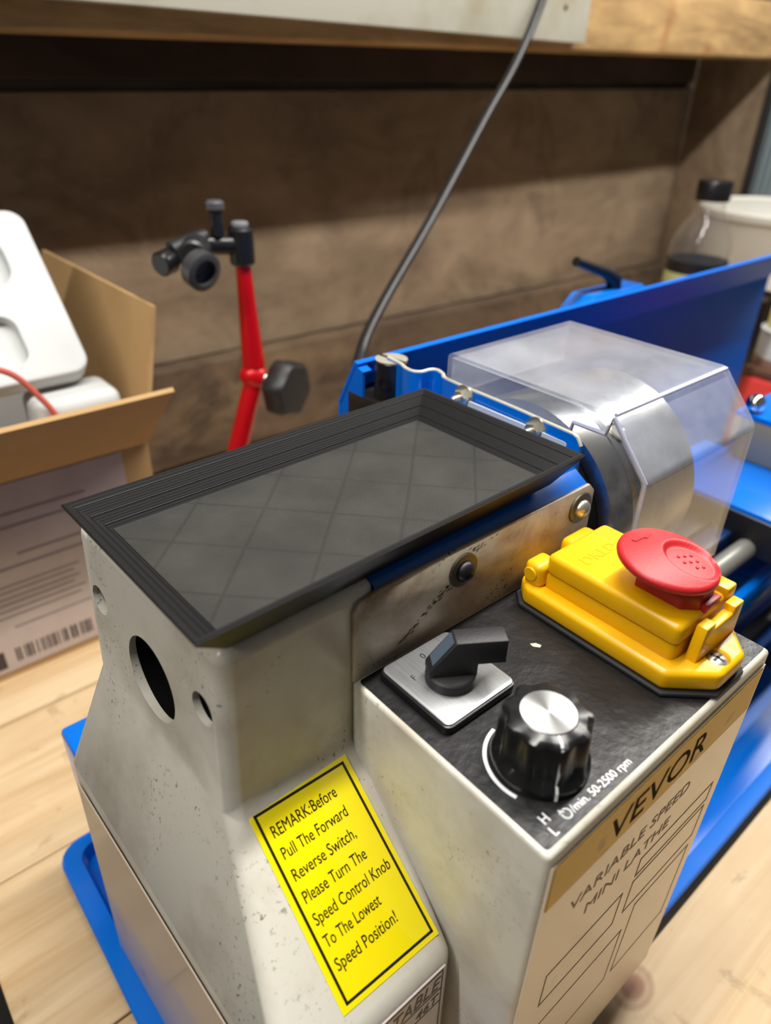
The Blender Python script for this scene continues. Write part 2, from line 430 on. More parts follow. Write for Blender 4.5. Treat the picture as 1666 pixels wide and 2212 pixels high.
# --- drip tray
dt = new()
def ring(pts_a, za, pts_b, zb, b):
    A = [b.verts.new((x, y, za)) for x, y in pts_a]; B = [b.verts.new((x, y, zb)) for x, y in pts_b]
    n = len(A)
    for i in range(n): b.faces.new((A[i], A[(i + 1) % n], B[(i + 1) % n], B[i]))
o0 = rrect(-90, 826, -80, 203, 14); o1 = rrect(-108, 844, -98, 217, 18); o2 = rrect(-95, 831, -86, 207, 12); o3 = rrect(-92, 828, -83, 206.5, 11)
ring(o0, -291, o1, -273.5, dt); ring(o1, -273.5, rrect(-106.5, 842.5, -96.5, 215.5, 17), -271.5, dt); ring(rrect(-106.5, 842.5, -96.5, 215.5, 17), -271.5, o2, -272.5, dt); ring(o2, -272.5, o3, -286, dt)
dt.faces.new([dt.verts.new((x, y, -286)) for x, y in o3]); dt.faces.new([dt.verts.new((x, y, -291)) for x, y in o0][::-1])
finish(dt); obj('drip_tray', dt, BLUE, L, label='blue sheet-metal drip tray')
# --- motor cover behind the headstock
obj('motor_cover', box(-84, -20, 134, 197, -285.5, -142, bevel=3), BLUE, L, label='blue box behind the headstock cover')
# --- bed
bed = obj('bed', poly_prism([(12, -285.5), (104, -285.5), (104, -250), (96, -240), (96, -120), (104, -112), (104, -98), (88, -98), (84, -108), (32, -108), (28, -98), (12, -98), (12, -112), (20, -120), (20, -240), (12, -250)], 'x', 15, 780, bevel=1), M('dark_blue_casting', '#0c2b5a', .35), L)
obj('bed_way', box(163, 780, 30, 86, -107.5, -95.5, bevel=1), DSTEEL, bed)
obj('blue_rail', box(165, 780, -20, 11.5, -166, -138, bevel=4), BLUE, bed, label='blue lower rail of the bed')
b = cyl((162, -2, -107), 8.5, 600, (1, 0, 0), 20); obj('lead_screw', b, M('grey_screw_steel', '#8a8a84', .4, metal=.4), bed, label='grey steel lead screw')
obj('red_rod', cyl((162, 9, -97), 2.0, 200, (1, 0, 0), 12), RED, bed, label='thin red rod beside the lead screw')
obj('lower_rail', box(165, 780, -34, -21, -215, -180, bevel=3), M('black_enamel', '#121316', .3), bed)
# --- gear cover / headstock end cover (cream)
rings = [((-58, 0, 46), (15, 0, 46), (15, 122, 46), (-63, 122, 46)),
         ((-61.5, -1, -38), (9, -.4, -38), (9, 122, -38), (-67.5, 122, -38)),
         ((-87, -75, -101), (-1.2, -75, -101), (-1.2, 131, -101), (-92, 131, -101)),
         ((-90, -77, -285.3), (-1.2, -77, -285.3), (-1.2, 132, -285.3), (-97, 132, -285.3))]
b = bmesh.new(); R_ = [[b.verts.new(p) for p in r] for r in rings]
b.faces.new(R_[0]); b.faces.new(R_[-1][::-1])
for r0, r1 in zip(R_, R_[1:]):
    for i in range(4): b.faces.new((r0[i], r1[i], r1[(i + 1) % 4], r0[(i + 1) % 4]))
finish(b, 6.5, 4)
cover = obj('gear_cover', b, CREAM, L, smooth=35, label='scuffed cream cover over the headstock end')
SPY, SPZ = 59.0, -6.0
cut = [obj('c', cyl((-90, SPY, SPZ), 20.5, 60, (1, 0, 0), 48), CREAM)]
cut += [obj('c', cyl((-90, y, z), 7.5, 55, (1, 0, 0), 28), CREAM) for y, z in ((14.5, 11), (106, 9))]
subtract(cover, cut)
cover.modifiers.new('weighted_normal', 'WEIGHTED_NORMAL').keep_sharp = True
obj('bore', lathe([(20.4, 0), (20.4, 24), (0, 24)], (-60.6, SPY, SPZ), (1, 0, 0), 40, cap0=False), M('bore_shade_black', '#050505', .8, spec=.1), cover, label='dark inside of the spindle bore')  # near-black lining paints in the shade of the hollow cover
for y, z in ((14.5, 11), (106, 9)): obj('screw_hole', lathe([(7.4, 0), (7.4, 8), (0, 8)], (-57.3 - .035 * y, y, z), (1, 0, 0), 24, cap0=False), MATS['bore_shade_black'], cover)  # same painted-in shade at the bottom of the small holes
# side plate on the lower left of the cover
def quad_slab(p, t, bm=None):
    P = [Vector(q) for q in p]; n = (P[1] - P[0]).cross(P[2] - P[0]).normalized() * t
    b = bmesh.new(); A = [b.verts.new(q) for q in P]; B = [b.verts.new(q + n) for q in P]
    b.faces.new(A[::-1]); b.faces.new(B)
    for i in range(4): b.faces.new((A[i], A[(i + 1) % 4], B[(i + 1) % 4], B[i]))
    finish(b); return join(bm, b)
obj('side_plate', quad_slab([(-96.6, 122, -272), (-90.6, -62, -272), (-88.4, -62, -112), (-92.9, 122, -112)][::-1], -.8), M('glossy_pale_plate', '#a89a89', .32, coat=.15, dirt=('#6d5a45', 16, .60, .78)), cover, label='glossy pale plate on the side of the cover')
# warning sticker on the sloping shoulder
SD = Vector((0, -74, -63)).normalized(); SN = Vector((0, -63, 74)).normalized(); SP = Vector((0, -1, -38))
def slope(x, t, h=0): return SP + SD * t + SN * h + Vector((x, 0, 0))
st = obj('warning_sticker', quad_slab([slope(-55.4, 86, .0), slope(-4.8, 87, .0), slope(-5.6, 1.5, .0), slope(-55.6, 1, .0)], .35), STK, cover, label='yellow warning sticker with black border and lettering')
bb = None
def strip(p, q, w, h0=.36, t=.12):
    P, Q = Vector(p), Vector(q); d = (Q - P).normalized(); s = SN.cross(d) * (w / 2)
    return quad_slab([P - s, Q - s, Q + s, P + s], t)
cs = [slope(-53.0, 4.2, .36), slope(-8.6, 5.2, .36), slope(-7.2, 84.2, .36), slope(-52.2, 83.2, .36)]
for i in range(4):
    d = (cs[(i + 1) % 4] - cs[i]).normalized() * .55
    bb = join(bb, strip(cs[i] - d, cs[(i + 1) % 4] + d, 1.1))
obj('border', bb, INK, st)
bb = None
for s, t, w in (('REMARK:Before', 15.7, 32.5), ('Pull The Forward', 25.0, 33), ('Reverse Switch,', 34.4, 32), ('Please Turn The', 43.9, 32), ('Speed Control Knob', 53.2, 39.5), ('To The Lowest', 62.4, 28.5), ('Speed Position!', 72.0, 31.5)):
    tb = text_bm(s, 7.1, (0, 0, 0), (1, 0, 0), (0, 1, 0), 1.0, extrude=.05, offset=.004)
    mx = max(v.co.x for v in tb.verts); k_ = w / mx
    for v in tb.verts: v.co = slope(-49.9, t, .42) + Vector((1, 0, 0)) * v.co.x * k_ - SD * v.co.y + SN * v.co.z
    bb = join(bb, tb)
obj('lettering', bb, INK, st, smooth=0)
# gear table plate on the lower front of the cover
gt = obj('gear_table_plate', quad_slab([(-80, -76.2, -230), (-8, -76.2, -230), (-8, -75.0, -103), (-80, -75.0, -103)], .8), M('pale_lilac_plate', '#b5a9a8', .2, coat=.4), cover, label='pale printed plate reading GEAR TABLE')
def yf(z): return -75.8 - (-103 - z) / 127 * 1.2
def gl(x0, x1, z0, z1, b=None): return join(b, quad_slab([(x0, yf(z0), z0), (x1, yf(z0), z0), (x1, yf(z1), z1), (x0, yf(z1), z1)], .15))
bb = gl(-79, -9, -105.0, -104.2); bb = gl(-9.7, -9, -200, -105, bb); bb = gl(-79, -9, -119.4, -118.9, bb); bb = gl(-79, -9, -130.2, -129.7, bb); bb = gl(-33, -32.5, -200, -119.4, bb)
obj('table_lines', bb, PRINTD, gt, smooth=0)
td = (0, .0094, 1)
bb = text_bm('GEAR TABLE', 13.5, (-11.5, yf(-117) - .12, -117.3), (1, 0, 0), td, .72, .25, .03, .012, 'RIGHT')
bb = join(bb, text_bm('CHANGE', 9.0, (-34.5, yf(-128) - .12, -128.4), (1, 0, 0), td, .8, .2, .03, 0, 'RIGHT'))
bb = join(bb, text_bm('46T', 9.0, (-11.5, yf(-128) - .12, -128.4), (1, 0, 0), td, .9, .2, .03, 0, 'RIGHT'))
obj('lettering', bb, PRINTD, gt, smooth=0)
# --- blue headstock casting
head = obj('headstock', poly_prism([(.5, -97), (.5, 37), (15, 46), (108, 46), (123, 36), (123, -97)], 'x', 15.6, 162, bevel=1.2), BLUE, L)
# --- control box
cb = obj('control_box', box(0, 161, -106, -.5, -270, 0, bevel=2.2, seg=3), CREAM, L, label='cream control box with a dark top panel')
obj('top_panel', poly_prism(rrect(2.2, 159.3, -103.6, -3.2, 1.5, 3), 'z', -.5, .35), PANEL, cb, label='dark scuffed control panel overlay')
bb = box(112, 133, -3.6, -2.2, .3, 1.4)
obj('trim_strip', bb, ZINC, cb)
bb = text_bm('/min. 50-2500 rpm', 4.7, (21.2, -100.6, .42), (1, -.02, 0), (.02, 1, 0), .98, 0, .04, .004)
bb = join(bb, text_bm('H', 5.4, (9.0, -97.0, .42), (1, 0, 0), (0, 1, 0), .95, 0, .04, 0)); bb = join(bb, text_bm('L', 5.4, (8.4, -102.0, .42), (1, 0, 0), (0, 1, 0), .95, 0, .04, 0))
arc = [(18.6 + 1.9 * math.cos(a), -98.9 + 1.9 * math.sin(a), .42) for a in [math.radians(150 + 300 * i / 18) for i in range(19)]]
bb = join(bb, tube(arc, .26, 6)); bb = join(bb, tube([(17.0, -96.3, .42), (18.4, -98.0, .42)], .26, 6)); bb = join(bb, tube([(16.3, -97.4, .42), (17.9, -97.2, .42)], .26, 6))
obj('panel_lettering', bb, WHT, cb, smooth=0, label='white H, L and 50-2500 rpm print')
A0, A1, RK = math.radians(98), math.radians(196), 20.6
KC = (29.8, -77.7)
pts = [(KC[0] + r * math.cos(a), KC[1] + r * math.sin(a)) for r, rng in ((RK - .7, range(21)), (RK + .7, range(20, -1, -1))) for a in [A0 + (A1 - A0) * i / 20 for i in rng]]
obj('speed_arc', poly_prism(pts, 'z', .34, .5), WHT, cb, smooth=0, label='white arc printed round the speed knob')
obj('paint_chip', poly_prism([(77, -34), (79.5, -35.4), (80.3, -38), (78.6, -38.6), (76.6, -36)], 'z', .34, .6), M('bare_paint_chip', '#b9b6a4', .5), cb)
# front label
fl = obj('front_label', box(2.5, 158.5, -106.7, -105.9, -262, -7), M('glossy_white_label', '#e3d8c8', .22, coat=.1, dirt=('#9b7f66', 14, .6, .85)), cb, label='glossy pale front label with yellow header')
obj('yellow_header', box(4.5, 156.5, -107.0, -106.6, -34.5, -8.5), M('ochre_label_band', '#f2bd06', .4, spec=.2, dirt=('#a9822a', 60, .58, .70)), fl)
tb = text_bm('VEVOR', 22, (40, -107.05, -30), (1, 0, 0), (0, 0, 1), 1.06, 0, .06, .055)
obj('brand_lettering', tb, M('flat_black_print', '#221a08', .8, spec=.05), fl, smooth=0, label='black VEVOR lettering')
bb = text_bm('VARIABLE SPEED', 11, (24, -106.75, -58), (1, 0, 0), (0, 0, 1), 1.12, 0, .05, .01)
bb = join(bb, text_bm('MINI LATHE', 11, (38, -106.75, -75), (1, 0, 0), (0, 0, 1), 1.12, 0, .05, .01))
def outline(x0, x1, z0, z1, w, b):
    for a in ((x0, x1, z0, z0 + w), (x0, x1, z1 - w, z1), (x0, x0 + w, z0, z1), (x1 - w, x1, z0, z1)): b = box(a[0], a[1], -106.85, -106.65, a[2], a[3], b)
    return b
for r in ((84, 150, -96, -82), (84, 150, -126, -100), (20, 76, -126, -100), (14, 92, -200, -150), (98, 150, -200, -134)): bb = outline(*r, .7, bb)
obj('label_print', bb, M('tan_label_print', '#93806a', .6, spec=.2), fl, smooth=0)
# --- back flange plate with two bolts
fp = [(0, -.5), (0, 37), (3, 41), (14, 43), (155, 43), (160, 38), (160, -.5)]
fl2 = obj('rear_flange', poly_prism(fp, 'y', -2.4, -.2, bevel=.8), GRUB, L, label='scuffed cream flange plate behind the control panel')
for (x, z, m_) in ((62, 31, DSTEEL), (148.3, 31.5, ZINC)):
    w_ = obj('washer', lathe([(8.6, 0), (8.6, 1.2), (7.8, 1.6), (4, 1.6)], (x, -2.4, z), (0, -1, 0), 32), M('grey_washer', '#6d6a5c', .4, metal=.8), fl2)
    obj('bolt_head', lathe([(5.2, 0), (5.2, .8), (4.2, 2.6), (2.4, 3.8), (0, 4.2)], (x, -4.0, z), (0, -1, 0), 24), m_, w_)
# black grease smear: thin film with its own shape
b = None; rg = random.Random(3)
for k in range(90):
    t = rg.random(); x = 24 + 32 * t ** .8 + rg.gauss(0, .6); z = 8 + 20 * t + rg.gauss(0, .35 + 1.5 * t)
    if k > 62: x = 57 + rg.gauss(0, 9) + 9; z = 38.5 + (x - 60) * .03 + rg.gauss(0, 1.3)
    w = rg.uniform(.5, 1.6); h = rg.uniform(.25, .7)
    if math.hypot(x - 62, z - 31) < 9.3 or z > 42: continue
    b = poly_prism([(x - w, z - h * .9), (x + w * .3, z - h * .2), (x + w, z + h), (x - w * .2, z + h * .4)], 'y', -2.5, -2.36, b)
obj('grease_smear', b, M('black_grease', '#2a2521', .6), fl2, smooth=0, label='black grease smear by the bolt')

# --- selector switch
sw = obj('selector_switch', poly_prism(rrect(9.6, 50.6, -48.8, -6.6, 3.5), 'z', .35, 4.4, bevel=.8), BLK, L, label='forward-reverse selector with black lever on a brushed plate')
obj('scale_plate', poly_prism(rrect(10.4, 49.8, -48.0, -7.4, 3.0), 'z', 4.4, 5.4, bevel=.35), ALU, sw)
bb = text_bm('F', 4.4, (16.8, -21.6, 5.45), (1, 0, 0), (0, 1, 0), 1, 0, .03, 0); bb = join(bb, text_bm('0', 4.6, (28.6, -14.4, 5.45), (1, 0, 0), (0, 1, 0), 1, 0, .03, 0)); bb = join(bb, text_bm('R', 4.4, (43.0, -21.6, 5.45), (1, 0, 0), (0, 1, 0), 1, 0, .03, 0))
obj('scale_lettering', bb, INK, sw, smooth=0)
SC = (29.6, -29.8)
obj('boss', lathe([(10.6, 0), (10.6, 4.6), (9.9, 5.3), (0, 5.3)], (SC[0], SC[1], 5.4), n=48), BLKM, sw)
lv = poly_prism([(-10.2, 10.0), (-10.2, 13.0), (-8.6, 15.5), (.2, 28.0), (21.5, 28.0), (21.5, 16.2), (10, 16.2), (10, 10)], 'y', -4.6, 4.6, bevel=.5)
xform(lv, Matrix.Translation((SC[0], SC[1], 0)) @ Matrix.Rotation(math.radians(-33), 4, 'Z'))
obj('lever', lv, BLKM, sw, label='black lever handle')
fc = quad_slab([Vector((-8.5, -3.3, 15.9)), Vector((-.5, -3.3, 27.3)), Vector((-.5, 3.3, 27.3)), Vector((-8.5, 3.3, 15.9))], .25)
xform(fc, Matrix.Translation((SC[0], SC[1], 0)) @ Matrix.Rotation(math.radians(-33), 4, 'Z'))
obj('pointer_facet', fc, M('slate_facet', '#46525f', .3), sw, label='slate-grey sloping pointer face')
# --- speed knob
def lobes(a, i): return 1 + (.06 * math.cos(9 * a) if i >= 3 and i <= 6 else 0)
kn = obj('speed_knob', lathe([(18.4, 0), (18.8, 1.5), (18.4, 4.2), (16.6, 6.2), (16.3, 12), (16.0, 22), (15.4, 23.8), (13.6, 24.7), (0, 24.7)], (KC[0], KC[1], .35), n=96, radial=lobes), BLK, L, smooth=50, label='black fluted speed knob with spun aluminium cap')
obj('knob_cap', lathe([(10.7, 0), (10.7, .5), (10.3, .9), (0, .9)], (KC[0], KC[1], 24.6), n=56), SPUN, kn, label='silver cap')
pa = math.atan2(-11.5, -7.6)
pd = Vector((math.cos(pa), math.sin(pa), 0)); ps = Vector((-pd.y, pd.x, 0)) * .45
def kp(r, z, s): return Vector((KC[0], KC[1], z)) + pd * r + ps * s
b = bmesh.new(); prof = [(11.0, 25.2), (14.2, 25.2), (16.4, 23.8), (17.2, 12), (17.4, 6.8), (18.9, 4.6), (19.3, 1.0)]
va = [b.verts.new(kp(r, z, -1)) for r, z in prof]; vb = [b.verts.new(kp(r, z, 1)) for r, z in prof]
vc = [b.verts.new(kp(r - 1.6, z - .8, -1)) for r, z in prof]; vd = [b.verts.new(kp(r - 1.6, z - .8, 1)) for r, z in prof]
for i in range(len(prof) - 1):
    for a_, c_ in ((va, vb), (vb, vd), (vd, vc), (vc, va)): b.faces.new((a_[i], a_[i + 1], c_[i + 1], c_[i]))
b.faces.new((va[0], vb[0], vd[0], vc[0])); b.faces.new((va[-1], vc[-1], vd[-1], vb[-1])); finish(b)
obj('pointer_line', b, WHT, kn, smooth=0, label='white pointer line')

# --- emergency stop switch
octo = [(95, -14), (95, -88.5), (112.5, -104.3), (133, -104.3), (150, -89), (150, -14), (143, -6.5), (102, -6.5)]
def grow(p, d, cx=122.5, cy=-55): return [(x + (d if x > cx else -d), y + (d if y > cy else -d)) for x, y in p]
es = obj('emergency_stop', poly_prism(octo, 'z', 2.6, 12.5, bevel=2.4, seg=3), YEL, L, label='yellow stop switch housing with a red mushroom button')
obj('gasket', poly_prism(grow(octo, 1.2), 'z', .35, 2.6, bevel=.8), RUB, es, label='black rubber gasket')
obj('lid_skirt', poly_prism(rrect(102.6, 145.4, -86.5, -18.5, 3), 'z', 11.5, 20.2, bevel=1.2), YEL, es)
obj('lid', poly_prism(rrect(101.4, 146.6, -87.3, -19.0, 3.2), 'z', 20.8, 31.5, bevel=2.6, seg=3), YEL, es)
obj('hinge_knuckle', box(98.5, 112, -19.6, -9.0, 11.5, 24.5, bevel=3, seg=3), YEL, es)
obj('hinge_knuckle', box(126, 147, -19.6, -8.5, 11.5, 25.5, bevel=3.5, seg=3), YEL, es)
obj('hinge_pin', cyl((98.8, -13.6, 18.5), 3.6, 1.2, (-1, 0, 0), 20, ch=.4), YEL, es)
lp = [(109.5, 11.5), (143.5, 11.5), (143.5, 29.5), (135.5, 29.5), (135.5, 25.8), (119.5, 25.8), (119.5, 29.5), (112.0, 29.5)]
obj('latch', poly_prism(lp, 'y', -93.4, -88.4, bevel=.7), YEL, es)
obj('lid_lug', box(137.5, 146, -88.0, -78.5, 27, 34.5, bevel=1.4), YEL, es)
subtract(es, [obj('c', lathe([(5.2, 0), (5.2, 2), (6.4, 4)], (121.5, -97.4, 10.1), n=28), YEL)])
sc_ = obj('screw', lathe([(4.6, 0), (4.6, .9), (3.6, 1.7), (0, 2.0)], (121.5, -97.4, 10.2), n=22), ZINC, es)
bb = box(118.4, 124.6, -98.0, -96.8, 11.5, 12.3); bb = box(120.9, 122.1, -100.5, -94.3, 11.5, 12.3, bb); obj('cross_slot', bb, DSTEEL, sc_, smooth=0)
tb = text_bm('DKLD', 8.2, (108.5, -36.5, 31.55), (1, 0, 0), (0, 1, 0), 1.15, 0, .12, .002)
obj('embossed_lettering', tb, YEL, es, smooth=0, label='faint raised lettering on the lid')
# red mushroom
BC = Vector((119.0, -67.0, 48.6)); BR = 20.6
Tb = Matrix.Translation(BC) @ Matrix.Rotation(math.radians(6), 4, 'X') @ Matrix.Rotation(math.radians(3), 4, 'Y')
def capz(x, y):
    r = math.hypot(x, y) / BR
    z = 2.6 * (1 - r * r)
    d = math.hypot(x - 6.0, y + 7.0) / 13.0
    if d < 1: t = 1 - d; q = min(1, t * 5.0); z -= 2.3 * q * q * (3 - 2 * q) + .5 * t
    return z
b = bmesh.new(); NR, NA = 30, 72; rr_ = []
for i in range(1, NR + 1):
    r = BR * i / NR
    rr_.append([b.verts.new((r * math.cos(2 * math.pi * k / NA), r * math.sin(2 * math.pi * k / NA), capz(r * math.cos(2 * math.pi * k / NA), r * math.sin(2 * math.pi * k / NA)))) for k in range(NA)])
for r_, z_ in ((BR + .9, -1.0), (BR + 1.1, -2.2), (BR + .6, -3.4), (BR - 1.5, -4.3), (13, -6)):
    rr_.append([b.verts.new((r_ * math.cos(2 * math.pi * k / NA), r_ * math.sin(2 * math.pi * k / NA), z_)) for k in range(NA)])
c0 = b.verts.new((0, 0, capz(0, 0)))
for k in range(NA): b.faces.new((c0, rr_[0][k], rr_[0][(k + 1) % NA]))
for a_, c_ in zip(rr_, rr_[1:]):
    for k in range(NA): b.faces.new((a_[k], c_[k], c_[(k + 1) % NA], a_[(k + 1) % NA]))
b.faces.new(rr_[-1]); finish(b); xform(b, Tb)
btn = obj('mushroom_button', b, RED, es, smooth=60, label='red mushroom button')
# the dots and the arrow are moulded into the cap: children of the switch, one mesh each
b = None
for i in range(-1, 2):
    for j in range(-1, 2):
        if (i, j) in ((-1, -1),): continue
        x = 6.0 + i * 3.5 + j * 1.0; y = -7.0 + j * 3.6 - i * 1.2
        b = join(b, xform(lathe([(.8, 0), (.62, .55), (0, .8)], (x, y, capz(x, y) - .02), n=10), Tb))
obj('grip_dots', b, RED, es)
ar = [(-6.2, 15.4), (-1.0, 16.4), (-1.2, 15.2), (6.4, 13.4), (.2, 11.8), (0, 13.0), (-5.6, 13.4)]
b = poly_prism(ar, 'z', 0, .5)
for v in b.verts: v.co.z += capz(v.co.x, v.co.y) - .08
xform(b, Tb); obj('arrow_mark', b, RED, es, smooth=0)
b = poly_prism([(112, -58), (112, -80), (118, -85.5), (129, -85.5), (129, -58)], 'z', 31.3, 43.2, bevel=1); b = box(119, 131, -88.2, -84, 30.5, 35.0, b, bevel=.8)
obj('button_stem', b, M('dark_red_plastic', '#a51a22', .4), es)

# --- chuck, backplate, jaws
bp = obj('chuck_backplate', lathe([(50, 0), (58, 3), (58, 16)], (162.3, SPY, SPZ), (1, 0, 0), 64), M('blackened_steel', '#101012', .7, spec=.15), L, label='dark round backplate')
ck = obj('chuck', lathe([(60, 0), (66.5, 1.5), (67.5, 4), (67.5, 20), (64.5, 22), (64.5, 25), (66.5, 27), (66.5, 90), (65, 92), (22, 92), (22, 80)], (179, SPY, SPZ), (1, 0, 0), 80), STEEL, L, smooth=30, label='machined steel lathe chuck')
for k in range(3):
    j = box(0, 10, -8, 8, 12, 44, bevel=1); j = box(0, 5, -8, 8, 44.2, 58, j, bevel=1)
    xform(j, Matrix.Translation((271.2, SPY, SPZ)) @ Matrix.Rotation(math.radians(30 + 120 * k), 4, 'X'))
    obj('jaw', j, STEEL, ck)
obj('key_socket', lathe([(6.5, 0), (6.5, 1.2), (5.2, 1.6), (4.6, .6), (0, .6)], (211, SPY - 38.2, SPZ + 54.4), (0, -.575, .818), 24), ZINC, ck)
# --- clear chuck guard: bent sheet, 3 mm thick
prof = [(115, 52), (115, 79), (-1, 79), (-27, 50), (-27, -42)]
def sheet(profile, x0, x1, t, bev=3):
    b = bmesh.new()
    A = [b.verts.new((x0, y, z)) for y, z in profile]; B = [b.verts.new((x1, y, z)) for y, z in profile]
    for i in range(len(profile) - 1): b.faces.new((A[i], A[i + 1], B[i + 1], B[i]))
    es_ = [e for e in b.edges if len(e.link_faces) == 2]
    bmesh.ops.bevel(b, geom=es_, offset=bev, segments=4, affect='EDGES', profile=.5)
    bmesh.ops.recalc_face_normals(b, faces=b.faces)
    return b
g = sheet(prof, 165, 281, 3)
bmesh.ops.solidify(g, geom=g.faces[:], thickness=2.6)
bmesh.ops.recalc_face_normals(g, faces=g.faces)
cg = obj('chuck_guard', g, CLEAR, L, smooth=40, label='scuffed clear plastic chuck guard')
# end wall of the guard above the hinge strip, with a step towards the front
ew = [(112, 76), (112, 53), (24, 53), (21, 66), (2, 66), (-1, 76)]
obj('end_wall', poly_prism(ew, 'x', 165.6, 168.0), CLEAR, cg, smooth=0)
EDGE = M('frosted_plastic_edge', '#9a9fb5', .4)
obj('edge_rim', tube([(166.3, 24, 54), (166.3, 21.5, 66), (166.3, 1.5, 66.5), (166.3, -1.5, 76.5), (166.3, -25.5, 49.5), (166.3, -25.6, -40)], 1.25, 8), EDGE, cg, label='pale edge of the clear guard')
obj('fold_ridge', tube([(167, -1.6, 77.8), (280, -1.6, 77.8)], 1.0, 8), EDGE, cg)
# hinge strip: blue, bent, with a long slot and two bolts
wave = [(163, 168), (161.5, 154), (158.6, 146), (158.2, 139), (161.5, 134.5), (168, 134), (172, 131), (170, 123), (165.6, 113), (164.6, 60), (163.0, 30), (162.5, 12)]
wp = [Vector((x, y, 0)) for x, y in wave]; wp = bez(wp, 6)
def strip_sheet(path, z0f, z1f, t):
    b = bmesh.new(); rows = []
    for i, p in enumerate(path):
        d = (path[min(i + 1, len(path) - 1)] - path[max(i - 1, 0)]).normalized(); n = Vector((-d.y, d.x, 0)) * (t / 2)
        rows.append([b.verts.new((p.x + n.x, p.y + n.y, z0f(p))), b.verts.new((p.x + n.x, p.y + n.y, z1f(p))), b.verts.new((p.x - n.x, p.y - n.y, z1f(p))), b.verts.new((p.x - n.x, p.y - n.y, z0f(p)))])
    for r0, r1 in zip(rows, rows[1:]):
        for k in range(4): b.faces.new((r0[k], r0[(k + 1) % 4], r1[(k + 1) % 4], r1[k]))
    b.faces.new(rows[0]); b.faces.new(rows[-1][::-1]); finish(b); return b
def zl(p): return 34 + (8 * max(0, 1 - (p.y - 12) / 12)) ** 1.0
def zh(p): return 61.5 - 5 * max(0, 1 - (p.y - 12) / 5) ** 2
hs = obj('hinge_strip', strip_sheet(wp, zl, zh, 2.6), BLUE, L, label='bent blue strip carrying the clear guard')
obj('strip_edge', tube([(p.x, p.y, zh(p) + .1) for p in wp], 1.15, 8), M('pale_worn_edge', '#c9c6b4', .4, metal=.3), hs)
obj('slot', poly_prism(rrect(20, 104, 52.6, 56.0, 1.6), 'x', 161.0, 162.4), M('slot_light_paint', '#bfc3c6', .5), hs)  # opaque pale bar painted as the light seen through the slot
for y, z in ((97, 57), (42, 55.5)):
    w_ = obj('washer', lathe([(7.2, 0), (7.2, 1.4), (3.5, 1.4)], (163.2, y, z), (-1, 0, 0), 28), ZINC, hs)
    obj('hex_nut', lathe([(5.4, 0), (5.4, 3.4), (4.6, 4.2), (3, 4.2)], (161.8, y, z), (-1, 0, 0), 6), ZINC, w_)
    obj('bolt_end', lathe([(2.5, 0), (2.5, 7.5), (1.6, 9), (0, 9)], (160.8, y, z), (-1, 0, 0), 16), ZINC, w_)
# slotted black pivot post and its block
pv = obj('pivot_post', lathe([(11.2, 0), (11.2, 25.5), (10.6, 26.2), (0, 26.2)], (165, 167, 34), n=40), BLK, L, smooth=40, label='black slotted pivot post of the guard')
obj('post_top', lathe([(10.9, 0), (10.9, .5), (0, .5)], (165, 167, 60.2), n=40), M('grey_matt_top', '#8c897c', .5), pv)
obj('slot', xform(box(-11, 11, -1.4, 1.4, 0, .35), Matrix.Translation((165, 167, 60.6)) @ Matrix.Rotation(math.radians(96), 4, 'Z')), BLK, pv, smooth=0)
obj('set_screw', lathe([(4.4, 0), (4.4, .6), (2.8, .6), (2.6, -.6), (0, -.6)], (155.2, 162, 47), (-.9, -.45, 0), 20), DSTEEL, pv)
obj('pivot_block', box(150, 178, 150, 196, 14, 34, bevel=1.5), M('dark_brown_steel', '#2a2622', .4, metal=.5), L, label='dark block under the pivot post')

# --- blue splash guard behind the lathe
sp = [(206, -285), (206, 22), (188, 56), (184, 55), (184.5, 53.2), (186.6, 53.4), (203.6, 21.4), (203.6, -285)]
sg = obj('splash_guard', poly_prism(sp, 'x', 150, 822), DBLUE, L, smooth=20, label='tall blue sheet-metal splash guard')
obj('guard_end', poly_prism([(203.5, -285), (203.5, 20), (187, 52), (179, 49.5), (179, -285)], 'x', 150.2, 152.2), DBLUE, sg)
obj('guard_end_lip', quad_slab([(150.2, 187, 52.1), (150.2, 179, 49.6), (158, 179, 49.6), (158, 187, 52.1)], 1.2), DBLUE, sg)
# --- carriage
ca = obj('saddle', box(417, 520, -45, 100, -112, -75, bevel=3), BLUE, L, label='bright blue carriage saddle')
obj('saddle_face', box(414.5, 417, -44, 100, -111, -79, bevel=1), M('black_wiper', '#141417', .4), ca)
obj('apron', box(420, 520, -60, -45.2, -210, -78, bevel=3), M('black_apron_paint', '#16171b', .35), ca)
cs_ = obj('cross_slide', box(503, 600, -60, 66, -74.8, -36, bevel=2), M('grey_slide_steel', '#8f897a', .42, metal=.35), L, label='grey steel cross slide block')
obj('slide_cap', box(503, 600, -60, 72, -35.8, -31, bevel=1), BLUE, cs_)
obj('ball_knob', lathe([(0, 0), (5, 1.5), (8, 6), (8.6, 9), (7.6, 13), (4.5, 16.2), (0, 17.4)], (510, 60, -31), n=28), M('chrome_knob', '#e6e8ee', .08, metal=1), cs_, label='small chrome ball knob')

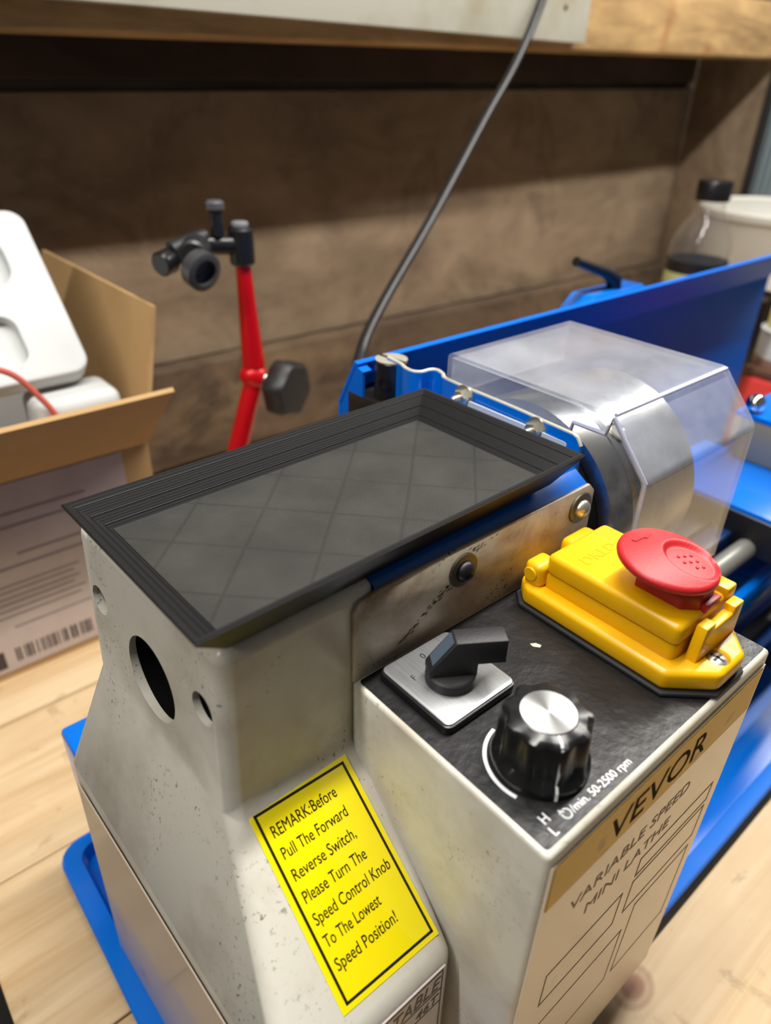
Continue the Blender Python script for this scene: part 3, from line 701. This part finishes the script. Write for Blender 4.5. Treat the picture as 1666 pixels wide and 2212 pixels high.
# ================================================================== black printed tray lying on the headstock
T = thing('parts_tray', 'black ribbed plastic tray with flared walls lying on the headstock', 'tray')
ra = math.radians(1.4)
def tr_(pts): return [(x * math.cos(ra) - y * math.sin(ra), x * math.sin(ra) + y * math.cos(ra)) for x, y in pts]
def rect(x0, x1, y0, y1): return tr_([(x0, y0), (x1, y0), (x1, y1), (x0, y1)])
b = bmesh.new()
lev = [(rect(-53.5, 131.5, 2.8, 99.5), 47.0), (rect(-67.4, 147.6, -4.0, 110.2), 60.2), (rect(-67.6, 147.8, -4.2, 110.4), 61.0), (rect(-66.9, 147.1, -3.5, 109.7), 61.6), (rect(-65.4, 145.4, -2.0, 108.2), 61.6), (rect(-52.5, 131.0, 6.5, 97.8), 49.2)]
prev = None; first = None
for pts, z in lev:
    cur = [b.verts.new((x, y, z)) for x, y in pts]
    if prev:
        for i in range(4): b.faces.new((prev[i], prev[(i + 1) % 4], cur[(i + 1) % 4], cur[i]))
    else: first = cur
    prev = cur
b.faces.new(first[::-1]); b.faces.new(prev); finish(b)
obj('tray_body', b, PLA, T, smooth=0)
obj('tray_floor', poly_prism(rect(-52.3, 130.8, 6.7, 97.6), 'z', 49.0, 49.45), PLAF, T, smooth=0, label='woven-looking printed tray floor')
# raised print ridges running round the flared walls
def lerp_rect(t):
    a_, c_ = (-65.4, 145.4, -2.0, 108.2), (-52.5, 131.0, 6.5, 97.8)
    return rect(*[p + (q - p) * t for p, q in zip(a_, c_)]), 61.6 + (49.2 - 61.6) * t
for t_ in (.16, .5, .82):
    pts, z = lerp_rect(t_)
    obj('print_ridge', tube([(x, y, z) for x, y in pts], .32, 5, closed=True), PLA, T, smooth=0)
# ================================================================== cardboard box with foam and bag
CB = thing('cardboard_box', 'open brown cardboard box with a large paper label, standing on the bench', 'box')
X0, X1, YF, YK, ZH = -158, 97, 445, 744, -83
obj('front_wall', box(X0, X1, YF, YF + 4, -291.8, ZH), CARD, CB, smooth=0)
obj('back_wall', box(X0, X1, YK - 4, YK, -291.8, ZH), CARD, CB, smooth=0)
obj('side_wall', box(X1 - 4, X1, YF + 4.2, YK - 4.2, -291.8, ZH), CARD, CB, smooth=0)
obj('side_wall', box(X0, X0 + 4, YF + 4.2, YK - 4.2, -291.8, ZH), CARD, CB, smooth=0)
obj('bottom', box(X0 + 4.2, X1 - 4.2, YF + 4.2, YK - 4.2, -291.8, -288), CARD, CB, smooth=0)
obj('front_flap', quad_slab([(X0, YF, ZH), (X1, YF, ZH), (X1 + 2, 372, -8), (X0, 372, -8)], 4), CARD, CB, smooth=0, label='front flap folded outwards')
obj('side_flap', quad_slab([(X1, YF + 2, ZH), (X1, YK, ZH), (122, YK - 2, 41), (121.5, YF, 41)], 4), CARD, CB, smooth=0, label='tall side flap standing up')
lb = obj('paper_label', box(-140, 70, YF - .9, YF - .1, -284, ZH - 5), LABEL, CB, smooth=0, label='pale paper label with print and barcode')
bb = None
for i, (z, x0, x1) in enumerate(((-118, -60, 30), (-131, -50, 44), (-160, -40, 20), (-172, -90, 50), (-190, -90, 10), (-196, -90, 4), (-203, -90, 8), (-209, -90, 2), (-216, -90, 12), (-223, -90, 6), (-236, -60, 20))):
    bb = box(x0, x1, YF - 1.1, YF - .85, z, z + (2.6 if i < 4 else 1.8), bb)
obj('label_print', bb, PRINT, lb, smooth=0)
bb = None; x = -66.0
while x < 8:
    w_ = random.choice((1.2, 1.8, 2.6)); bb = box(x, x + w_, YF - 1.1, YF - .85, -275, -259, bb); x += w_ + random.choice((1.3, 2.0, 3.2))
obj('barcode', bb, PRINTD, lb, smooth=0, label='dark barcode bars')
obj('black_square', box(-95, -76, YF - 1.1, YF - .85, -278, -258), PRINTD, lb, smooth=0)
# foam slab leaning in the box, with moulded recesses
F = thing('foam_insert', 'large white moulded foam slab leaning out of the cardboard box', 'packing foam')
b = poly_prism(rrect(-120, 66, 0, 172, 16, 6), 'z', -22, 0, bevel=3, seg=3)
TF = Matrix.Translation((2, 470, -13)) @ Matrix.Rotation(math.radians(45), 4, 'X')
fo = obj('slab', xform(b, TF), FOAM, F, smooth=40)
cuts = [obj('c', xform(poly_prism(rrect(-110, 20, 16, 66, 14, 5), 'z', -12, 6), TF), FOAM), obj('c', xform(poly_prism(rrect(-110, 36, 92, 150, 22, 5), 'z', -12, 6), TF), FOAM)]
subtract(fo, cuts)
F2 = tag(obj('foam_block', box(8, 84, 452, 505, -111.8, -30, bevel=10, seg=4), FOAM), 'small rounded white foam block in front of the leaning slab', 'packing foam')
F3 = tag(obj('packing_foam', box(-152, 91, 452, 738, -287.5, -112, bevel=4), FOAM), 'white foam bed filling the bottom of the cardboard box', 'packing foam')
PB = thing('plastic_bag', 'crumpled clear plastic bag with a red seal strip in the cardboard box', 'bag')
b = bmesh.new(); nx, ny = 14, 10; gv = []
for j in range(ny + 1):
    row = []
    for i in range(nx + 1):
        u, v = i / nx, j / ny
        row.append(b.verts.new((-120 + 136 * u, 454 + 34 * v + 3 * math.sin(9 * u), -108 + 78 * math.sin(math.pi * min(1, .15 + v * .8)) * (1 - .55 * u ** 2) + 5 * math.sin(7 * u + 5 * v) + random.uniform(-2, 2))))
    gv.append(row)
for j in range(ny):
    for i in range(nx): b.faces.new((gv[j][i], gv[j][i + 1], gv[j + 1][i + 1], gv[j + 1][i]))
bmesh.ops.solidify(b, geom=b.faces[:], thickness=.5)
obj('bag_film', b, FILM, PB)
obj('seal_strip', tube(bez([(-40, 453, 18), (-6, 452, 4), (14, 450, -24), (26, 448, -50)], 8), 2.6, 8), M('red_seal_strip', '#b8574a', .5), PB, label='dull red seal strip')

# ================================================================== red articulated stand
RS = thing('indicator_stand', 'red articulated arm stand with black clamp and star knob behind the lathe', 'stand')
Y1 = 450
obj('magnetic_base', box(150, 200, 425, 475, -292, -237, bevel=3), BLKM, RS)
obj('lower_arm', tube([(176, Y1, -238), (180, Y1, -170), (221, Y1, -56)], [9.5, 11, 10], 20), REDPAINT, RS)
obj('elbow', lathe([(0, -14), (9, -12), (13, -6), (14, 0), (13, 6), (9, 12), (0, 14)], (222, Y1, -48), (.6, -.7, -.3), 28), REDPAINT, RS, label='red elbow joint')
obj('upper_arm', tube([(223.5, Y1, -38), (221, Y1, 30), (220, Y1, 72)], [12, 8.5, 7], 20), REDPAINT, RS)
def star(a, i): return 1 + .06 * math.cos(6 * a)
kn2 = obj('star_knob', lathe([(12, 0), (24, 3), (29, 8), (29, 24), (25, 29), (0, 30)], (240, Y1 - 10, -60), (.35, -.93, .0), 48, radial=star), BLKM, RS, smooth=45, label='large black star knob')
obj('knob_washer', cyl((229, Y1 - 6, -52), 9, 7, (.72, -.62, -.30), 24), ZINC, RS)
b = cyl((220, Y1, 64), 12, 34, n=28, ch=2); b = tube([(220, Y1, 82), (178, Y1 + 6, 86)], 9, 12, b)
obj('top_clamp', b, BLK, RS)
obj('clamp_screw', cyl((196, Y1, 92), 6, 22, n=20, ch=1), BLK, RS); obj('clamp_cap', cyl((196, Y1, 114), 8.5, 9, n=20, ch=2), M('dark_grey_cap', '#4a4a4e', .35), RS); obj('pivot_cap', cyl((220, Y1, 98), 8, 5, n=20, ch=1), M('grey_cap', '#77777c', .35), RS)
b = cyl((182, Y1 + 14, 84), 14, 36, (-.55, -.80, -.1), 28, ch=2); obj('clamp_head', b, M('dark_clamp', '#242427', .35), RS)
b = lathe([(10, 0), (17, 2), (17.5, 14), (15.5, 15), (11.5, 15), (11.5, 9), (0, 9)], (163, Y1 - 15, 72), (.15, -.95, -.25), 32); obj('clamp_ring', b, M('charcoal_ring', '#39393c', .35), RS)
obj('clamp_arm', tube([(186, Y1 + 6, 92), (150, Y1 + 2, 84)], 8, 12), BLKM, RS); obj('side_knob', cyl((150, Y1 + 4, 76), 11, 16, (-.9, -.4, -.1), 20, ch=2), BLK, RS)

# ================================================================== hanging black cord
path = bez([(915, 562, 900), (860, 562, 620), (800, 564, 420), (763, 564, 322), (700, 546, 245), (622, 520, 184), (483, 460, 89), (357, 400, 19), (300, 365, -10), (262, 330, -40), (235, 320, -150), (228, 330, -240), (250, 360, -278), (320, 400, -284), (420, 430, -285)], 10)
tag(obj('power_cord', tube(path, 5.6, 12), CORD), 'black cord hanging down in front of the white shelf board', 'cord')

# ================================================================== behind the splash guard: blue clamp with black lever
CL = thing('toggle_clamp', 'blue block with a bent black lever behind the splash guard', 'clamp')
obj('clamp_body', poly_prism([(452, -291.8), (440, 16), (474, 44), (560, 44), (610, 16), (600, -291.8)], 'y', 220, 250, bevel=4), BLUE, CL)
obj('lever', tube([(449, 232, 78), (500, 232, 62), (518, 232, 54), (524, 232, 30)], [4.5, 5.5, 8, 8], 12), BLK, CL, label='bent black lever')

# bottle
BO = thing('drink_bottle', 'clear plastic bottle with black cap and dark label behind the blue guard', 'bottle')
bx, by, bz = 966, 372, -292
zt = 107
prof_b = [(40, 0), (44, 6), (44, zt - bz - 96), (43, zt - bz - 86), (38, zt - bz - 70), (28, zt - bz - 54), (22, zt - bz - 44), (20, zt - bz - 28)]
obj('bottle_body', lathe(prof_b, (bx, by, bz), n=48, cap1=False), PET, BO, smooth=60)
obj('cap', lathe([(24, 0), (24.5, 2), (24.5, 24), (23, 27), (0, 27)], (bx, by, zt - 27), n=40), BLK, BO, label='black screw cap')
lbz = -3.0
lab = obj('bottle_label', lathe([(44.6, -140), (44.6, 0)], (bx, by, lbz), n=48, cap0=False, cap1=False), M('black_bottle_label', '#17151a', .4), BO, label='dark wrap-around label')
obj('label_band', lathe([(44.9, -36), (44.9, -17)], (bx, by, lbz), n=48, cap0=False, cap1=False), M('pale_green_band', '#b7b77a', .4), lab)
obj('label_band', lathe([(44.9, -80), (44.9, -38)], (bx, by, lbz), n=48, cap0=False, cap1=False), M('red_label_band', '#b23a34', .4), lab)
# white bucket
BK = thing('plastic_bucket', 'white plastic bucket beside the bottle at the right end of the bench', 'bucket')
obj('bucket_body', lathe([(120, 0), (124, 4), (150, 288), (152, 306)], (1440, 455, -292), n=64, cap1=False), PVC, BK, smooth=60)
obj('bucket_lid', lathe([(150, 0), (158, 1), (158, 12), (150, 17), (146, 12), (0, 12)], (1440, 455, 10), n=64), PVC, BK, smooth=40)

# ================================================================== clutter at the right edge, beyond the guard
RB = thing('red_case', 'red plastic case standing beyond the right end of the blue guard', 'case')
obj('case_body', box(880, 990, 120, 226, -292, -124, bevel=8, seg=3), M('light_red_plastic', '#d63f3a', .4), RB)
obj('case_lid', box(880, 990, 120, 226, -123.5, -112, bevel=4), M('brown_lid', '#5a3a2c', .5), RB)
PC = thing('paint_can', 'pale metal can standing on the red case', 'can')
obj('can_body', lathe([(38, 0), (38, 44), (39.5, 45), (39.5, 48), (37, 48)], (934, 196, -112), n=40), M('pale_can', '#c9ced2', .3, metal=.2), PC)
obj('can_base_band', lathe([(38.6, 0), (38.6, 10)], (934, 196, -112), n=40, cap0=False, cap1=False), M('brown_band', '#8a6b5c', .4), PC)
YT = thing('tape_roll', 'yellow tape roll lying on top of the pale can', 'tape')
obj('roll', lathe([(14, 0), (33, 0), (34, 2), (34, 24), (33, 26), (14, 26)], (946, 200, -64), n=40, cap0=False, cap1=False), M('pale_yellow_tape', '#d2cb7c', .5), YT)
WC = thing('white_cup', 'white cup on a black stand at the far right edge', 'cup')
obj('cup', lathe([(22, 0), (26, 2), (30, 38), (28, 38), (24, 4), (0, 4)], (1012, 262, -34), n=32), M('white_ceramic', '#e2dedd', .3), WC)
obj('stand', lathe([(34, 0), (34, 6), (16, 12), (16, 240), (28, 252), (28, 257.8)], (1012, 262, -292), n=32), BLK, WC)
GB = thing('green_bottle', 'dark green bottle in front of the red case at the right edge', 'bottle')
obj('bottle_body', lathe([(24, 0), (26, 3), (26, 96), (22, 116), (10, 130), (10, 146)], (875, 92, -292), n=32), M('olive_green_plastic', '#4e6f1c', .3), GB)
obj('cap', lathe([(12, 0), (12, 16), (0, 17)], (875, 92, -146), n=24), M('orange_cap', '#d0702a', .4), GB)
WB = tag(obj('wooden_block', box(850, 876, 150, 206, -292, -170, bevel=2), BENCHW[1], smooth=0), 'small pale wooden block beside the red case', 'wood block')

# ------------------------------------------------------------------ put every origin at its base
def place():
    roots = [o for o in bpy.data.objects if o.type == 'EMPTY']
    for o in roots:
        ds = [d for d in o.children_recursive if d.type == 'MESH']
        pts = [WORLD[d] + v.co for d in ds for v in (d.data.vertices if len(d.data.vertices) < 4000 else list(d.data.vertices)[::7])]
        WORLD[o] = Vector(((min(p.x for p in pts) + max(p.x for p in pts)) / 2, (min(p.y for p in pts) + max(p.y for p in pts)) / 2, min(p.z for p in pts)))
    for o, w in WORLD.items():
        o.location = w - (WORLD[o.parent] if o.parent else Vector((0, 0, 0)))
place()
bpy.context.view_layer.update()
